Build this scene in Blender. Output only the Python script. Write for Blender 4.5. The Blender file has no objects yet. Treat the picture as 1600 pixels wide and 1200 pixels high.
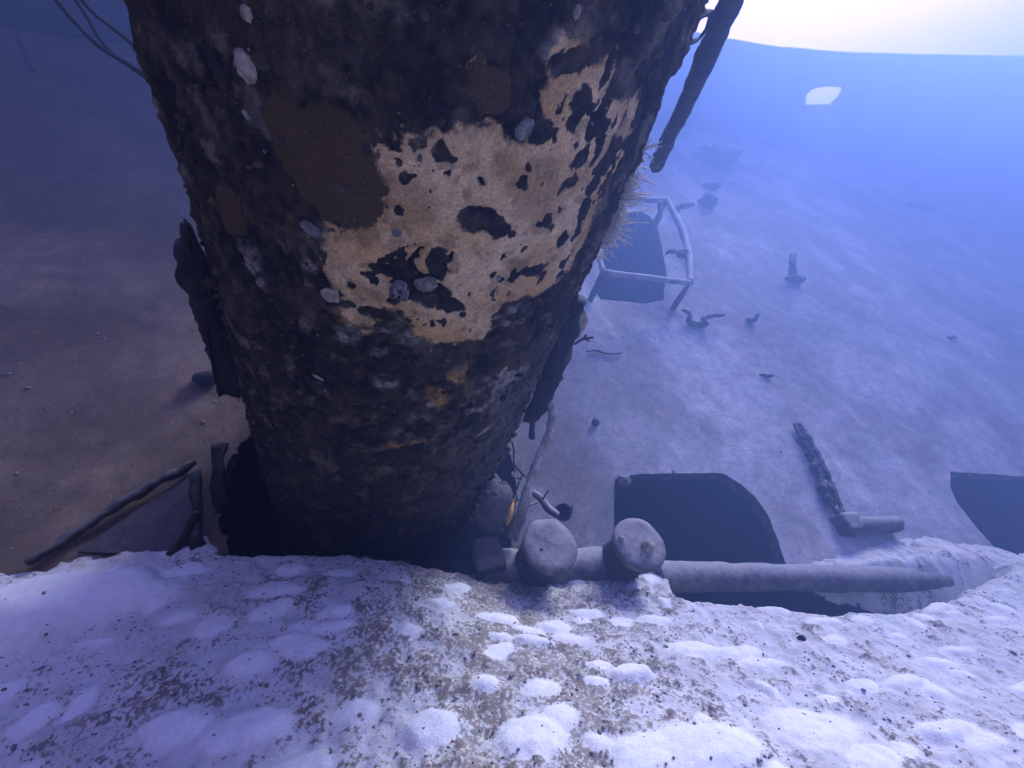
import bpy, bmesh, math, random
import numpy as np
from mathutils import Vector, Matrix

# ------------------------------------------------------------------ camera, world, sun, exposure
scene = bpy.context.scene
F = 700.0                                   # focal length in pixels of a 1600 px wide frame
PITCH = math.radians(5)
CAM = np.array([0, 0, 1.5])
cam_data = bpy.data.cameras.new('camera')
cam_data.sensor_width = 36.0
cam_data.lens = 36.0 * F / 1600.0
cam_data.clip_start = 0.02
cam_data.clip_end = 500
cam = bpy.data.objects.new('camera', cam_data)
scene.collection.objects.link(cam)
cam.location = CAM
cam.rotation_euler = (math.radians(90) - PITCH, 0, 0)
scene.camera = cam

SUN_DIR = np.array([0.47, 0.53, 0.70]); SUN_DIR /= np.linalg.norm(SUN_DIR)
world = bpy.data.worlds.new('World'); scene.world = world; world.use_nodes = True
wn = world.node_tree.nodes; wl = world.node_tree.links
bg = wn['Background']
sky = wn.new('ShaderNodeTexSky'); sky.sky_type = 'NISHITA'; sky.sun_disc = False
sky.sun_elevation = math.asin(SUN_DIR[2]); sky.sun_rotation = math.atan2(SUN_DIR[0], SUN_DIR[1])
sky.air_density = 1.0; sky.dust_density = 2.0
tint = wn.new('ShaderNodeMix'); tint.data_type = 'RGBA'; tint.blend_type = 'MULTIPLY'
tint.inputs[0].default_value = 1.0
tint.inputs[7].default_value = (1.0, 0.36, 0.34, 1)
wl.new(sky.outputs[0], tint.inputs[6]); wl.new(tint.outputs[2], bg.inputs[0])
bg.inputs[1].default_value = 0.14

sun_data = bpy.data.lights.new('sun', 'SUN')
sun_data.energy = 5.0; sun_data.angle = math.radians(26); sun_data.color = (0.84, 0.93, 1.0)
sun = bpy.data.objects.new('sun', sun_data); scene.collection.objects.link(sun)
sun.rotation_euler = Vector(SUN_DIR).to_track_quat('Z', 'Y').to_euler()
sun.location = (8, 6, 13)

vs = scene.view_settings
vs.view_transform = 'Standard'; vs.look = 'None'; vs.gamma = 1.0; vs.use_curve_mapping = False
vs.exposure = 3.75
scene.render.engine = 'CYCLES'
scene.cycles.use_denoising = True
scene.cycles.max_bounces = 5
scene.cycles.diffuse_bounces = 3
scene.cycles.volume_bounces = 0
scene.cycles.adaptive_threshold = 0.03
HAZE_DENSITY = 0.12
HAZE_COLOR = (0.19, 0.33, 1.0)
HAZE_G = 0.34

random.seed(7); rng = np.random.default_rng(7)

# ------------------------------------------------------------------ geometry frame of the wreck
fw = np.array([0, math.cos(PITCH), -math.sin(PITCH)])
upv = np.array([0, math.sin(PITCH), math.cos(PITCH)])
rt = np.array([1.0, 0, 0])
def ray(px, py): return (px - 800) / F * rt - (py - 600) / F * upv + fw
DN = ray(543, 1241); DN /= np.linalg.norm(DN)          # into the tilted deck
N = -DN                                                # deck normal, also the mast axis
H = 2.9                                                # camera to deck plane
EX = np.cross(DN, [0, 0, 1]); EX /= np.linalg.norm(EX)
if EX[0] < 0: EX = -EX
EY = np.cross(N, EX)
O = CAM + DN * H                                       # deck origin
def D(x, y, h=0.0): return O + EX * x + EY * y + N * h  # deck coordinates to world
def dxy(px, py, h=0.0):
    v = ray(px, py); P = v * ((H - h) / (v @ DN)); return np.array([P @ EX, P @ EY])
def dk(px, py, h=0.0):
    x, y = dxy(px, py, h); return D(x, y, h)
def dep(px, py, z): return CAM + ray(px, py) * z
MID = np.array([-.087, .718, .69]); MID -= DN * (MID @ DN); MID /= np.linalg.norm(MID)
TAN = np.cross(N, -MID)                                # image right on the mast
if TAN[0] < 0: TAN = -TAN
MA = 1.94; MR = MA * math.sin(math.radians(25.55))
MFOOT = CAM + MID * MA + DN * H                        # mast axis at the deck
def mast_pt(th, s, r=None):
    r = MR if r is None else r
    return MFOOT + N * s + r * (-MID * math.cos(th) + TAN * math.sin(th))
def cyl(px, py):                                       # pixel -> (theta, s, depth) on the mast
    v = ray(px, py); vp = v - N * (v @ N)
    o = CAM - MFOOT; op = o - N * (o @ N)
    a = vp @ vp; b = 2 * op @ vp; c = op @ op - MR * MR
    q = b * b - 4 * a * c
    t = (-b - math.sqrt(max(q, 0))) / (2 * a)
    P = o + v * t; s = P @ N; w = P - N * s
    return math.atan2(w @ TAN, -(w @ MID)), s, t

# ------------------------------------------------------------------ numpy noise
def _h(ix, iy, iz, seed):
    with np.errstate(over='ignore'):
        h = (ix.astype(np.uint32) * np.uint32(374761393) + iy.astype(np.uint32) * np.uint32(668265263)
             + iz.astype(np.uint32) * np.uint32(2147483647) + np.uint32(seed * 974634 + 1013))
        h = (h ^ (h >> np.uint32(13))) * np.uint32(1274126177)
        h = (h ^ (h >> np.uint32(16))) * np.uint32(2246822519)
        h = h ^ (h >> np.uint32(15))
    return h.astype(np.float64) / 4294967295.0
def vnoise(P, seed=0):
    P = np.asarray(P, float); i = np.floor(P).astype(np.int64); f = P - i; f = f * f * (3 - 2 * f)
    x, y, z = i[..., 0], i[..., 1], i[..., 2]; fx, fy, fz = f[..., 0], f[..., 1], f[..., 2]
    def c(a, b, d): return _h(x + a, y + b, z + d, seed)
    x00 = c(0,0,0) * (1-fx) + c(1,0,0) * fx; x10 = c(0,1,0) * (1-fx) + c(1,1,0) * fx
    x01 = c(0,0,1) * (1-fx) + c(1,0,1) * fx; x11 = c(0,1,1) * (1-fx) + c(1,1,1) * fx
    return (x00 * (1-fy) + x10 * fy) * (1-fz) + (x01 * (1-fy) + x11 * fy) * fz
def fbm(P, scale, octv=4, seed=0, gain=.5):
    P = np.asarray(P, float) * scale; a = 1.0; s = 0.0; t = 0.0
    for k in range(octv):
        s = s + a * vnoise(P + 17.3 * k, seed + k); t += a; a *= gain; P = P * 2.03
    return s / t
def sstep(a, b, x):
    t = np.clip((x - a) / (b - a), 0, 1); return t * t * (3 - 2 * t)
def poly_sd(X, Y, poly):                               # signed distance, negative inside
    poly = np.asarray(poly, float); d = np.full(X.shape, 1e9); ins = np.zeros(X.shape, bool)
    nx = np.zeros(X.shape); ny = np.zeros(X.shape)
    for k in range(len(poly)):
        a = poly[k]; b = poly[(k + 1) % len(poly)]; e = b - a
        t = np.clip(((X - a[0]) * e[0] + (Y - a[1]) * e[1]) / max(e @ e, 1e-12), 0, 1)
        qx = a[0] + t * e[0]; qy = a[1] + t * e[1]; dd = np.hypot(X - qx, Y - qy)
        m = dd < d; d = np.where(m, dd, d); nx = np.where(m, qx, nx); ny = np.where(m, qy, ny)
        if a[1] != b[1]:
            cr = ((a[1] > Y) != (b[1] > Y)) & (X < (b[0] - a[0]) * (Y - a[1]) / (b[1] - a[1]) + a[0])
            ins ^= cr
    return np.where(ins, -d, d), nx, ny

# ------------------------------------------------------------------ materials
def material(name, stops, scale=8.0, rough=.9, silt=0.0, silt_col=(.5, .5, .51), bump=.3, detail=4, attr=None, layer=None, lscale=80, lamp=.6, lsoft=.06, bscale=None, bdist=.01, speck=0.0, sscale=26, fine=.3, amp=.38):
    m = bpy.data.materials.new(name); m.use_nodes = True
    nt = m.node_tree; nd = nt.nodes; lk = nt.links
    bs = nd['Principled BSDF']; bs.inputs['Roughness'].default_value = rough
    bs.inputs['Specular IOR Level'].default_value = .15
    geo = nd.new('ShaderNodeNewGeometry')
    n1 = nd.new('ShaderNodeTexNoise'); n1.inputs['Scale'].default_value = scale
    n1.inputs['Detail'].default_value = detail; n1.inputs['Roughness'].default_value = .65
    lk.new(geo.outputs['Position'], n1.inputs['Vector'])
    if attr:
        at = nd.new('ShaderNodeAttribute'); at.attribute_name = attr
        hs = nd.new('ShaderNodeMapRange'); hs.inputs[1].default_value = .25; hs.inputs[2].default_value = .75
        hs.inputs[3].default_value = 1 - amp; hs.inputs[4].default_value = 1 + amp
        lk.new(n1.outputs['Fac'], hs.inputs[0])
        mx = nd.new('ShaderNodeMix'); mx.data_type = 'RGBA'; mx.blend_type = 'MULTIPLY'; mx.inputs[0].default_value = 1
        lk.new(at.outputs['Color'], mx.inputs[6]); lk.new(hs.outputs[0], mx.inputs[7])
        col = mx.outputs[2]
        n5 = nd.new('ShaderNodeTexNoise'); n5.inputs['Scale'].default_value = scale * 4.2; n5.inputs['Detail'].default_value = 3; n5.inputs['Roughness'].default_value = .7
        lk.new(geo.outputs['Position'], n5.inputs['Vector'])
        if layer:                                      # a second tone laid over the first where its ragged mask says
            a2_ = nd.new('ShaderNodeAttribute'); a2_.attribute_name = layer
            n6 = nd.new('ShaderNodeTexNoise'); n6.inputs['Scale'].default_value = lscale; n6.inputs['Detail'].default_value = 4; n6.inputs['Roughness'].default_value = .65
            lk.new(geo.outputs['Position'], n6.inputs['Vector'])
            ma = nd.new('ShaderNodeMath'); ma.operation = 'MULTIPLY_ADD'; ma.inputs[1].default_value = lamp; ma.inputs[2].default_value = -lamp / 2
            lk.new(n6.outputs['Fac'], ma.inputs[0])
            mb_ = nd.new('ShaderNodeMath'); mb_.operation = 'ADD'; lk.new(ma.outputs[0], mb_.inputs[0]); lk.new(a2_.outputs['Alpha'], mb_.inputs[1])
            mr_ = nd.new('ShaderNodeMapRange'); mr_.interpolation_type = 'SMOOTHSTEP'; mr_.inputs[1].default_value = .5 - lsoft; mr_.inputs[2].default_value = .5 + lsoft
            lk.new(mb_.outputs[0], mr_.inputs[0])
            ml = nd.new('ShaderNodeMix'); ml.data_type = 'RGBA'; lk.new(mr_.outputs[0], ml.inputs[0])
            lk.new(col, ml.inputs[6]); lk.new(a2_.outputs['Color'], ml.inputs[7]); col = ml.outputs[2]
        h5 = nd.new('ShaderNodeMapRange'); h5.inputs[1].default_value = .28; h5.inputs[2].default_value = .72
        h5.inputs[3].default_value = 1 - fine; h5.inputs[4].default_value = 1 + fine
        lk.new(n5.outputs['Fac'], h5.inputs[0])
        m5 = nd.new('ShaderNodeMix'); m5.data_type = 'RGBA'; m5.blend_type = 'MULTIPLY'; m5.inputs[0].default_value = 1
        lk.new(col, m5.inputs[6]); lk.new(h5.outputs[0], m5.inputs[7]); col = m5.outputs[2]
    else:
        cr = nd.new('ShaderNodeValToRGB'); el = cr.color_ramp.elements
        while len(el) < len(stops): el.new(.5)
        for e, (p, c) in zip(el, stops): e.position = p; e.color = (*c, 1)
        lk.new(n1.outputs['Fac'], cr.inputs[0]); col = cr.outputs[0]
    if silt > 0:
        sx = nd.new('ShaderNodeSeparateXYZ'); lk.new(geo.outputs['Normal'], sx.inputs[0])
        n2 = nd.new('ShaderNodeTexNoise'); n2.inputs['Scale'].default_value = scale * 2.3; n2.inputs['Detail'].default_value = 5
        lk.new(geo.outputs['Position'], n2.inputs['Vector'])
        ad = nd.new('ShaderNodeMath'); ad.operation = 'MULTIPLY_ADD'; ad.inputs[1].default_value = .9; ad.inputs[2].default_value = -.45
        lk.new(n2.outputs['Fac'], ad.inputs[0])
        a2 = nd.new('ShaderNodeMath'); a2.operation = 'ADD'; lk.new(ad.outputs[0], a2.inputs[0]); lk.new(sx.outputs['Z'], a2.inputs[1])
        mr = nd.new('ShaderNodeMapRange'); mr.inputs[1].default_value = .25; mr.inputs[2].default_value = .95
        mr.inputs[3].default_value = 0; mr.inputs[4].default_value = silt
        lk.new(a2.outputs[0], mr.inputs[0])
        m2 = nd.new('ShaderNodeMix'); m2.data_type = 'RGBA'
        lk.new(mr.outputs[0], m2.inputs[0]); lk.new(col, m2.inputs[6]); m2.inputs[7].default_value = (*silt_col, 1)
        col = m2.outputs[2]
    if speck > 0:
        vo = nd.new('ShaderNodeTexVoronoi'); vo.inputs['Scale'].default_value = sscale
        lk.new(geo.outputs['Position'], vo.inputs['Vector'])
        sm = nd.new('ShaderNodeMapRange'); sm.inputs[1].default_value = .10; sm.inputs[2].default_value = .05
        sm.inputs[3].default_value = 0; sm.inputs[4].default_value = speck
        lk.new(vo.outputs['Distance'], sm.inputs[0])
        m3 = nd.new('ShaderNodeMix'); m3.data_type = 'RGBA'; lk.new(sm.outputs[0], m3.inputs[0]); lk.new(col, m3.inputs[6])
        m3.inputs[7].default_value = (.6, .58, .55, 1); col = m3.outputs[2]
    lk.new(col, bs.inputs['Base Color'])
    nb = nd.new('ShaderNodeTexNoise'); nb.inputs['Scale'].default_value = bscale or scale * 4; nb.inputs['Detail'].default_value = 4
    nb.inputs['Roughness'].default_value = .7
    lk.new(geo.outputs['Position'], nb.inputs['Vector'])
    bp = nd.new('ShaderNodeBump'); bp.inputs['Strength'].default_value = bump; bp.inputs['Distance'].default_value = bdist
    lk.new(nb.outputs['Fac'], bp.inputs['Height']); lk.new(bp.outputs[0], bs.inputs['Normal'])
    return m
M = {}
M['mast'] = material('encrusted_mast', None, scale=30, attr='tone', layer='tone2', lscale=34, lamp=1.3, lsoft=.17, bump=.8, bscale=75, bdist=.014, fine=.38, amp=.75, speck=.4, sscale=55)
M['silt'] = material('silt', None, scale=24, attr='tone', layer='tone2', lscale=55, lamp=2.2, lsoft=.15, bump=.5, bscale=60, bdist=.008, fine=.10, amp=.10)
M['deck'] = material('silted_deck', None, scale=9, attr='tone', bump=.22, bscale=40, bdist=.008, speck=.35, fine=.28, amp=.25)
M['steel'] = material('crusted_steel', [(.3, (.03, .028, .026)), (.5, (.075, .068, .06)), (.7, (.17, .155, .14))], scale=14, silt=.75, bump=.5)
M['grey_steel'] = material('grey_crusted_steel', [(.3, (.05, .047, .04)), (.5, (.11, .10, .088)), (.7, (.22, .205, .18))], scale=12, silt=.55, bump=.45, bdist=.014, bscale=26, detail=7)
M['dark_steel'] = material('dark_steel', [(.3, (.012, .012, .013)), (.55, (.035, .032, .03)), (.75, (.08, .072, .062))], scale=16, silt=.25, bump=.6)
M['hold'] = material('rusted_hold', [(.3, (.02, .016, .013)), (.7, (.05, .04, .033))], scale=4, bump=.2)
M['pale_rail'] = material('silted_rail', [(.3, (.16, .155, .15)), (.6, (.34, .33, .32))], scale=10, silt=.9, bump=.5)
M['hull'] = material('hull_plating', [(.3, (.06, .06, .065)), (.6, (.11, .11, .115))], scale=1.6, bump=.25)
M['shell'] = material('shell', [(.3, (.17, .145, .11)), (.5, (.34, .30, .24)), (.75, (.55, .52, .47))], scale=40, rough=.7, bump=.5)
M['grey_shell'] = material('grey_shell', [(.3, (.08, .08, .08)), (.55, (.2, .2, .2)), (.7, (.38, .38, .38))], scale=50, bump=.5)
M['crust'] = material('knobbly_crust', [(.3, (.012, .010, .008)), (.5, (.05, .042, .03)), (.62, (.11, .09, .065)), (.75, (.26, .24, .21))], scale=9, bump=.6, bscale=80)
M['rope'] = material('encrusted_rope', [(.3, (.14, .12, .09)), (.5, (.30, .26, .20)), (.7, (.48, .45, .41))], scale=22, silt=.5, bump=.7)
M['black'] = material('black_growth_and_hole', [(.3, (.004, .004, .005)), (.7, (.014, .013, .012))], scale=30, bump=.3)
M['yellow'] = material('golden_growth', [(.3, (.30, .15, .02)), (.6, (.55, .33, .06))], scale=30, rough=.5, bump=.2)
M['coral'] = material('dull_coral', [(.3, (.07, .063, .055)), (.6, (.16, .145, .13))], scale=30, silt=.25, bump=.4)
M['tuft'] = material('feathery_hydroid', [(.3, (.55, .54, .53)), (.7, (.75, .74, .74))], scale=30, bump=.1)
M['cable'] = material('cable', [(.3, (.012, .012, .014)), (.7, (.035, .034, .035))], scale=30, bump=.4)
M['pebble'] = material('turf_fragment', [(.3, (.14, .12, .095)), (.5, (.22, .195, .16)), (.7, (.34, .32, .29))], scale=11, bump=.3)

# ------------------------------------------------------------------ mesh helpers
def link(o): scene.collection.objects.link(o); return o
def np_mesh(name, V, Fq, mat, parent=None, tone=None, smooth=True, tone2=None):
    me = bpy.data.meshes.new(name)
    V = np.asarray(V, np.float32); Fq = np.asarray(Fq, np.int32); k = Fq.shape[1]
    me.vertices.add(len(V)); me.vertices.foreach_set('co', V.ravel())
    me.loops.add(Fq.size); me.loops.foreach_set('vertex_index', Fq.ravel())
    me.polygons.add(len(Fq)); me.polygons.foreach_set('loop_start', np.arange(0, Fq.size, k, dtype=np.int32))
    me.update(calc_edges=True)
    if smooth: me.polygons.foreach_set('use_smooth', np.ones(len(Fq), bool))
    if tone is not None:
        a = me.color_attributes.new('tone', 'FLOAT_COLOR', 'POINT')
        a.data.foreach_set('color', np.concatenate([tone, np.ones((len(tone), 1))], 1).astype(np.float32).ravel())
    if tone2 is not None:                              # colour plus mask in alpha
        a = me.color_attributes.new('tone2', 'FLOAT_COLOR', 'POINT'); a.data.foreach_set('color', tone2.astype(np.float32).ravel())
    me.materials.append(mat); me.validate()
    o = bpy.data.objects.new(name, me); link(o)
    if parent: o.parent = parent; o.matrix_parent_inverse = parent.matrix_world.inverted()
    return o
class MB:
    """collects pieces of one part"""
    def __init__(s): s.v = []; s.f = []
    def add(s, V, Fs):
        b = len(s.v); s.v += [tuple(p) for p in V]; s.f += [tuple(i + b for i in f) for f in Fs]; return s
    def tube(s, pts, rad, seg=10, noise=0.0, nscale=14, sub=6, seed=3, cap=True, squash=1.0):
        pts = [np.asarray(p, float) for p in pts]; rad = [rad] * len(pts) if np.isscalar(rad) else list(rad)
        Q = []; R = []
        n = len(pts)
        for i in range(n - 1):
            p0 = pts[max(i - 1, 0)]; p1 = pts[i]; p2 = pts[i + 1]; p3 = pts[min(i + 2, n - 1)]
            for k in range(sub):
                t = k / sub
                Q.append(.5 * ((2 * p1) + (-p0 + p2) * t + (2 * p0 - 5 * p1 + 4 * p2 - p3) * t * t + (-p0 + 3 * p1 - 3 * p2 + p3) * t ** 3))
                R.append(rad[i] * (1 - t) + rad[i + 1] * t)
        Q.append(pts[-1]); R.append(rad[-1]); Q = np.array(Q); R = np.array(R)
        T = np.gradient(Q, axis=0); T /= np.linalg.norm(T, axis=1)[:, None] + 1e-12
        ref = np.array([.31, .2, .93]); U = np.cross(T, ref); U /= np.linalg.norm(U, axis=1)[:, None] + 1e-12; W = np.cross(T, U)
        a = np.arange(seg) / seg * 2 * np.pi
        dirv = U[:, None] * np.cos(a)[None, :, None] + W[:, None] * (np.sin(a) * squash)[None, :, None]
        P = Q[:, None] + dirv * R[:, None, None]
        if noise:
            nn = fbm(P, nscale, 3, seed) - .5
            P = P + dirv * (nn * 2 * noise)[..., None]
        m = len(Q); V = P.reshape(-1, 3)
        Fs = [(i * seg + j, i * seg + (j + 1) % seg, (i + 1) * seg + (j + 1) % seg, (i + 1) * seg + j) for i in range(m - 1) for j in range(seg)]
        if cap:
            V = np.concatenate([V, [Q[0]], [Q[-1]]]); c0, c1 = m * seg, m * seg + 1
            Fs += [(c0, (j + 1) % seg, j) for j in range(seg)] + [(c1, (m - 1) * seg + j, (m - 1) * seg + (j + 1) % seg) for j in range(seg)]
        return s.add(V, Fs)
    def blob(s, c, r, noise=.25, nscale=None, sub=3, seed=1, axes=None):
        bm = bmesh.new(); bmesh.ops.create_icosphere(bm, subdivisions=sub, radius=1)
        V = np.array([v.co[:] for v in bm.verts]); Fs = [tuple(v.index for v in f.verts) for f in bm.faces]; bm.free()
        r = np.array([r] * 3 if np.isscalar(r) else r, float)
        k = 1 + (fbm(V + seed * 3.7, nscale or 1.8, 4, seed) - .5) * 2 * noise
        V = V * k[:, None] * r
        if axes is not None: V = V @ np.array(axes)
        return s.add(V + np.asarray(c), Fs)
    def box(s, c, ax, half, noise=0.0, div=1, seed=5):
        ax = [np.asarray(a, float) for a in ax]; V = []; Fs = []; n = max(1, div)
        idx = {}
        def vert(i, j, k):
            key = (i, j, k)
            if key not in idx:
                idx[key] = len(V); V.append(np.asarray(c) + ax[0] * half[0] * (2 * i / n - 1) + ax[1] * half[1] * (2 * j / n - 1) + ax[2] * half[2] * (2 * k / n - 1))
            return idx[key]
        for i in range(n):
            for j in range(n):
                for side in (0, n):
                    for q in range(3):
                        def g(a, b):
                            t = [0, 0, 0]; t[q] = side; t[(q + 1) % 3] = a; t[(q + 2) % 3] = b; return vert(*t)
                        f = (g(i, j), g(i + 1, j), g(i + 1, j + 1), g(i, j + 1))
                        Fs.append(f if side else f[::-1])
        V = np.array(V)
        if noise:
            for q in range(3): V[:, q] += (fbm(V + 31 * q, 9, 3, seed + q) - .5) * 2 * noise
        return s.add(V, Fs)
    def lathe(s, c, axis, prof, seg=36, noise=0.0, seed=2, nscale=12):
        axis = np.asarray(axis, float); u = np.cross(axis, [.3, .5, .81]); u /= np.linalg.norm(u); w = np.cross(axis, u)
        a = np.arange(seg) / seg * 2 * np.pi; V = []
        for r, h in prof:
            for t in a: V.append(np.asarray(c) + axis * h + (u * math.cos(t) + w * math.sin(t)) * r)
        V = np.array(V)
        if noise:
            for q in range(3): V[:, q] += (fbm(V + 31 * q, nscale, 4, seed + q) - .5) * 2 * noise
        m = len(prof)
        Fs = [(i * seg + j, i * seg + (j + 1) % seg, (i + 1) * seg + (j + 1) % seg, (i + 1) * seg + j) for i in range(m - 1) for j in range(seg)]
        return s.add(V, Fs)
    def build(s, name, mat, parent=None, smooth=True):
        me = bpy.data.meshes.new(name); me.from_pydata([tuple(float(x) for x in p) for p in s.v], [], s.f)
        bm = bmesh.new(); bm.from_mesh(me); bmesh.ops.recalc_face_normals(bm, faces=bm.faces); bm.to_mesh(me); bm.free()
        if smooth:
            me.polygons.foreach_set('use_smooth', [True] * len(me.polygons))
        me.materials.append(mat); o = bpy.data.objects.new(name, me); link(o)
        if smooth == 'auto':
            me.set_sharp_from_angle(angle=math.radians(40))
        if parent: o.parent = parent; o.matrix_parent_inverse = parent.matrix_world.inverted()
        return o
def tag(o, label, cat, group=None, kind=None):
    o['label'] = label; o['category'] = cat
    if group: o['group'] = group
    if kind: o['kind'] = kind
    return o
def thing(name, loc, label, cat, group=None):
    o = bpy.data.objects.new(name, None); o.empty_display_size = .1; link(o); o.location = [float(x) for x in loc]
    o.matrix_world = Matrix.Translation(o.location)
    return tag(o, label, cat, group)
def tensor(xs, ys):
    X, Y = np.meshgrid(xs, ys, indexing='xy'); nx, ny = len(xs), len(ys)
    i = np.arange(nx - 1)[None, :] + np.arange(ny - 1)[:, None] * nx
    Fq = np.stack([i, i + 1, i + 1 + nx, i + nx], -1).reshape(-1, 4)
    return X.ravel(), Y.ravel(), Fq

# ------------------------------------------------------------------ tilted deck with its openings
BA = np.array([-3.94, 8.92]); BU = np.array([11.1, 11.47]) - BA; BU /= np.linalg.norm(BU)
def bul_line(x): return BA[1] + (x - BA[0]) * BU[1] / BU[0]
op1 = [dxy(*p) for p in [(962, 747), (1000, 741), (1060, 739), (1132, 740), (1158, 757), (1180, 778), (1200, 808), (1216, 846), (1231, 890), (958, 890), (959, 850)]]
op2 = [np.array(p) for p in [(6.32, .94), (6.08, .78), (5.96, .62), (5.90, .3), (5.90, -.1), (6.0, -.45), (7.6, -.62), (7.7, .70)]]
op3 = [dxy(*p) for p in [(944, 384), (958, 345), (977, 331), (1000, 331), (1014, 337), (1027, 352), (1034, 385), (1042, 431), (1036, 468), (1010, 474), (940, 468), (930, 455), (938, 425)]]
op4 = [dxy(*p) for p in [(1046, 906), (1200, 908), (1300, 915), (1400, 922), (1515, 925), (1490, 938), (1400, 962), (1290, 975), (1180, 965), (1050, 945)]]
def ragged(op, step=.05, amp=.016, seed=0):
    out = []
    for i in range(len(op)):
        a, b = np.array(op[i]), np.array(op[(i + 1) % len(op)]); n = max(1, int(np.linalg.norm(b - a) / step))
        for k in range(n): out.append(a + (b - a) * k / n)
    out = np.array(out); q = np.concatenate([out, np.zeros((len(out), 1))], 1)
    out[:, 0] += (fbm(q, 7, 3, seed) - .5) * 2 * amp; out[:, 1] += (fbm(q + 9, 7, 3, seed + 5) - .5) * 2 * amp
    return list(out)
_mf = MFOOT - O; _cx, _cy = _mf @ EX - .06, _mf @ EY - .32
op5 = [np.array([_cx + .98 * math.cos(t_), _cy + .95 * math.sin(t_)]) for t_ in np.linspace(0, 2 * math.pi, 28, endpoint=False)]
openings = [ragged(op5, seed=6, amp=.05), ragged(op1, seed=1), ragged(op2, seed=2, step=.08), ragged(op3, seed=3, step=.06), ragged(op4, seed=4)]
xs = np.concatenate([np.arange(-10, -4, .25), np.arange(-4, 1.6, .05), np.arange(1.6, 7.9, .03), 7.9 + .03 * (1.02 ** np.arange(2, 168) - 1) / .02])
ys = np.concatenate([np.arange(-2.6, -1, .1), np.arange(-1, 6.6, .03), 6.6 + .03 * (1.015 ** np.arange(2, 130) - 1) / .015])
X, Y, Fq = tensor(xs, ys)
lim = bul_line(X) + .10
Y = np.minimum(Y, lim)
inside = np.zeros(len(X), bool); edge = np.full(len(X), 9.0)
for op in openings:
    sd, nx_, ny_ = poly_sd(X, Y, op)
    near = np.abs(sd) < .021
    X = np.where(near, nx_, X); Y = np.where(near, ny_, Y); edge = np.minimum(edge, np.where(near, 0, np.abs(sd)))
cx = X[Fq].mean(1); cy = Y[Fq].mean(1)
keep = (np.abs(cy - (bul_line(cx) + .10)) > 1e-4)
for op in openings:
    sd, _, _ = poly_sd(cx, cy, op); keep &= sd > 0
Fq = Fq[keep]
P2 = np.stack([X, Y, np.zeros_like(X)], 1)
n_big = fbm(P2, .5, 4, 11); n_mid = fbm(P2, 2.2, 5, 21); n_fine = fbm(P2, 9, 3, 31)
rel = (n_mid - .5) * .018 + (n_fine - .5) * .008 + (n_big - .5) * .03
# low silt drifts that lie on the plating
rel += sstep(.55, .75, n_mid) * .008
rel *= sstep(0, .18, edge)
V = O + X[:, None] * EX + Y[:, None] * EY + rel[:, None] * N
dk_a = np.array([.15, .148, .148]); dk_b = np.array([.25, .245, .245]); dk_c = np.array([.12, .105, .092])
t = sstep(.32, .68, n_mid * .55 + n_big * .45)
tone = dk_a * (1 - t)[:, None] + dk_b * t[:, None]
n_br = fbm(P2 + 77, 1.3, 5, 41); b = sstep(.47, .66, n_br) * .5
tone = tone * (1 - b)[:, None] + dk_c * b[:, None]
tone = tone * (0.78 + .44 * n_fine)[:, None]
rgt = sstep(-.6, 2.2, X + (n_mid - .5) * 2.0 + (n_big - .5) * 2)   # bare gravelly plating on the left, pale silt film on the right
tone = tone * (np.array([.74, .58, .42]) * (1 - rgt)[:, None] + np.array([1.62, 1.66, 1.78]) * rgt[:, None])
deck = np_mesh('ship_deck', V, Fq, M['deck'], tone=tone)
tag(deck, 'steeply tilted silt-dusted steel deck of the wreck with dark openings', 'deck', kind='structure')
for op in openings:                                   # thickness of the plating round each opening
    mb = MB(); n = len(op)
    ring = [D(p[0], p[1], .004) for p in op]; low = [D(p[0], p[1], -.11) for p in op]
    mb.add(ring + low, [(i, (i + 1) % n, n + (i + 1) % n, n + i) for i in range(n)])
    mb.build('opening_edge', M['steel'], deck, smooth=False)
# dark space below the plating
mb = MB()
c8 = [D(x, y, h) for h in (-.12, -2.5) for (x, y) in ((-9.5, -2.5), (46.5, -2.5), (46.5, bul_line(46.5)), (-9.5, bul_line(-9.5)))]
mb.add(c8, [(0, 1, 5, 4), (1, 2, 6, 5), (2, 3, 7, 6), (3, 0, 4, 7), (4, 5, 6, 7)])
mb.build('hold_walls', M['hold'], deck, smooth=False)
# bulwark along the far edge of the deck
uw = BU[0] * EX + BU[1] * EY
bn = np.cross(uw, N); bn = -bn if bn @ EY > 0 else bn      # towards the camera
def bul(px, py):
    v = ray(px, py); A3 = D(*BA) - CAM; t_ = (A3 @ bn) / (v @ bn); P = v * t_ - A3; return np.array([P @ uw, P @ N])
us = np.concatenate([np.arange(-5, 12, .5), np.arange(12, 24, .12), np.arange(24, 48, .5)])
top_u = [-5, 7.3, 8.6, 11, 12.95, 14.6, 17.2, 21.8, 27.8, 40, 48]; top_h = [4.6, 4.6, 1.74, 1.78, 1.89, 2.0, 2.28, 2.93, 3.82, 5.2, 5.6]  # unseen left end heightened to shade the left deck and haze
hs_ = np.concatenate([[0], np.arange(.05, 1.0, .05)]); hs_ = np.append(hs_, 1.0)
U_, W_, Fb = tensor(us, hs_)
Hh = W_ * np.interp(U_, top_u, top_h)
port = [bul(*p) for p in [(1254, 158), (1256, 148), (1264, 139), (1276, 134), (1296, 132), (1316, 133), (1320, 140), (1317, 150), (1309, 159), (1298, 165), (1276, 166), (1257, 165)]]
sd, nx_, ny_ = poly_sd(U_, Hh, port)
near = np.abs(sd) < .075
U_ = np.where(near, nx_, U_); Hh = np.where(near, ny_, Hh)
sdc, _, _ = poly_sd(U_[Fb].mean(1), Hh[Fb].mean(1), port)
Fb = Fb[sdc > 0]
base3 = D(*BA)
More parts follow.
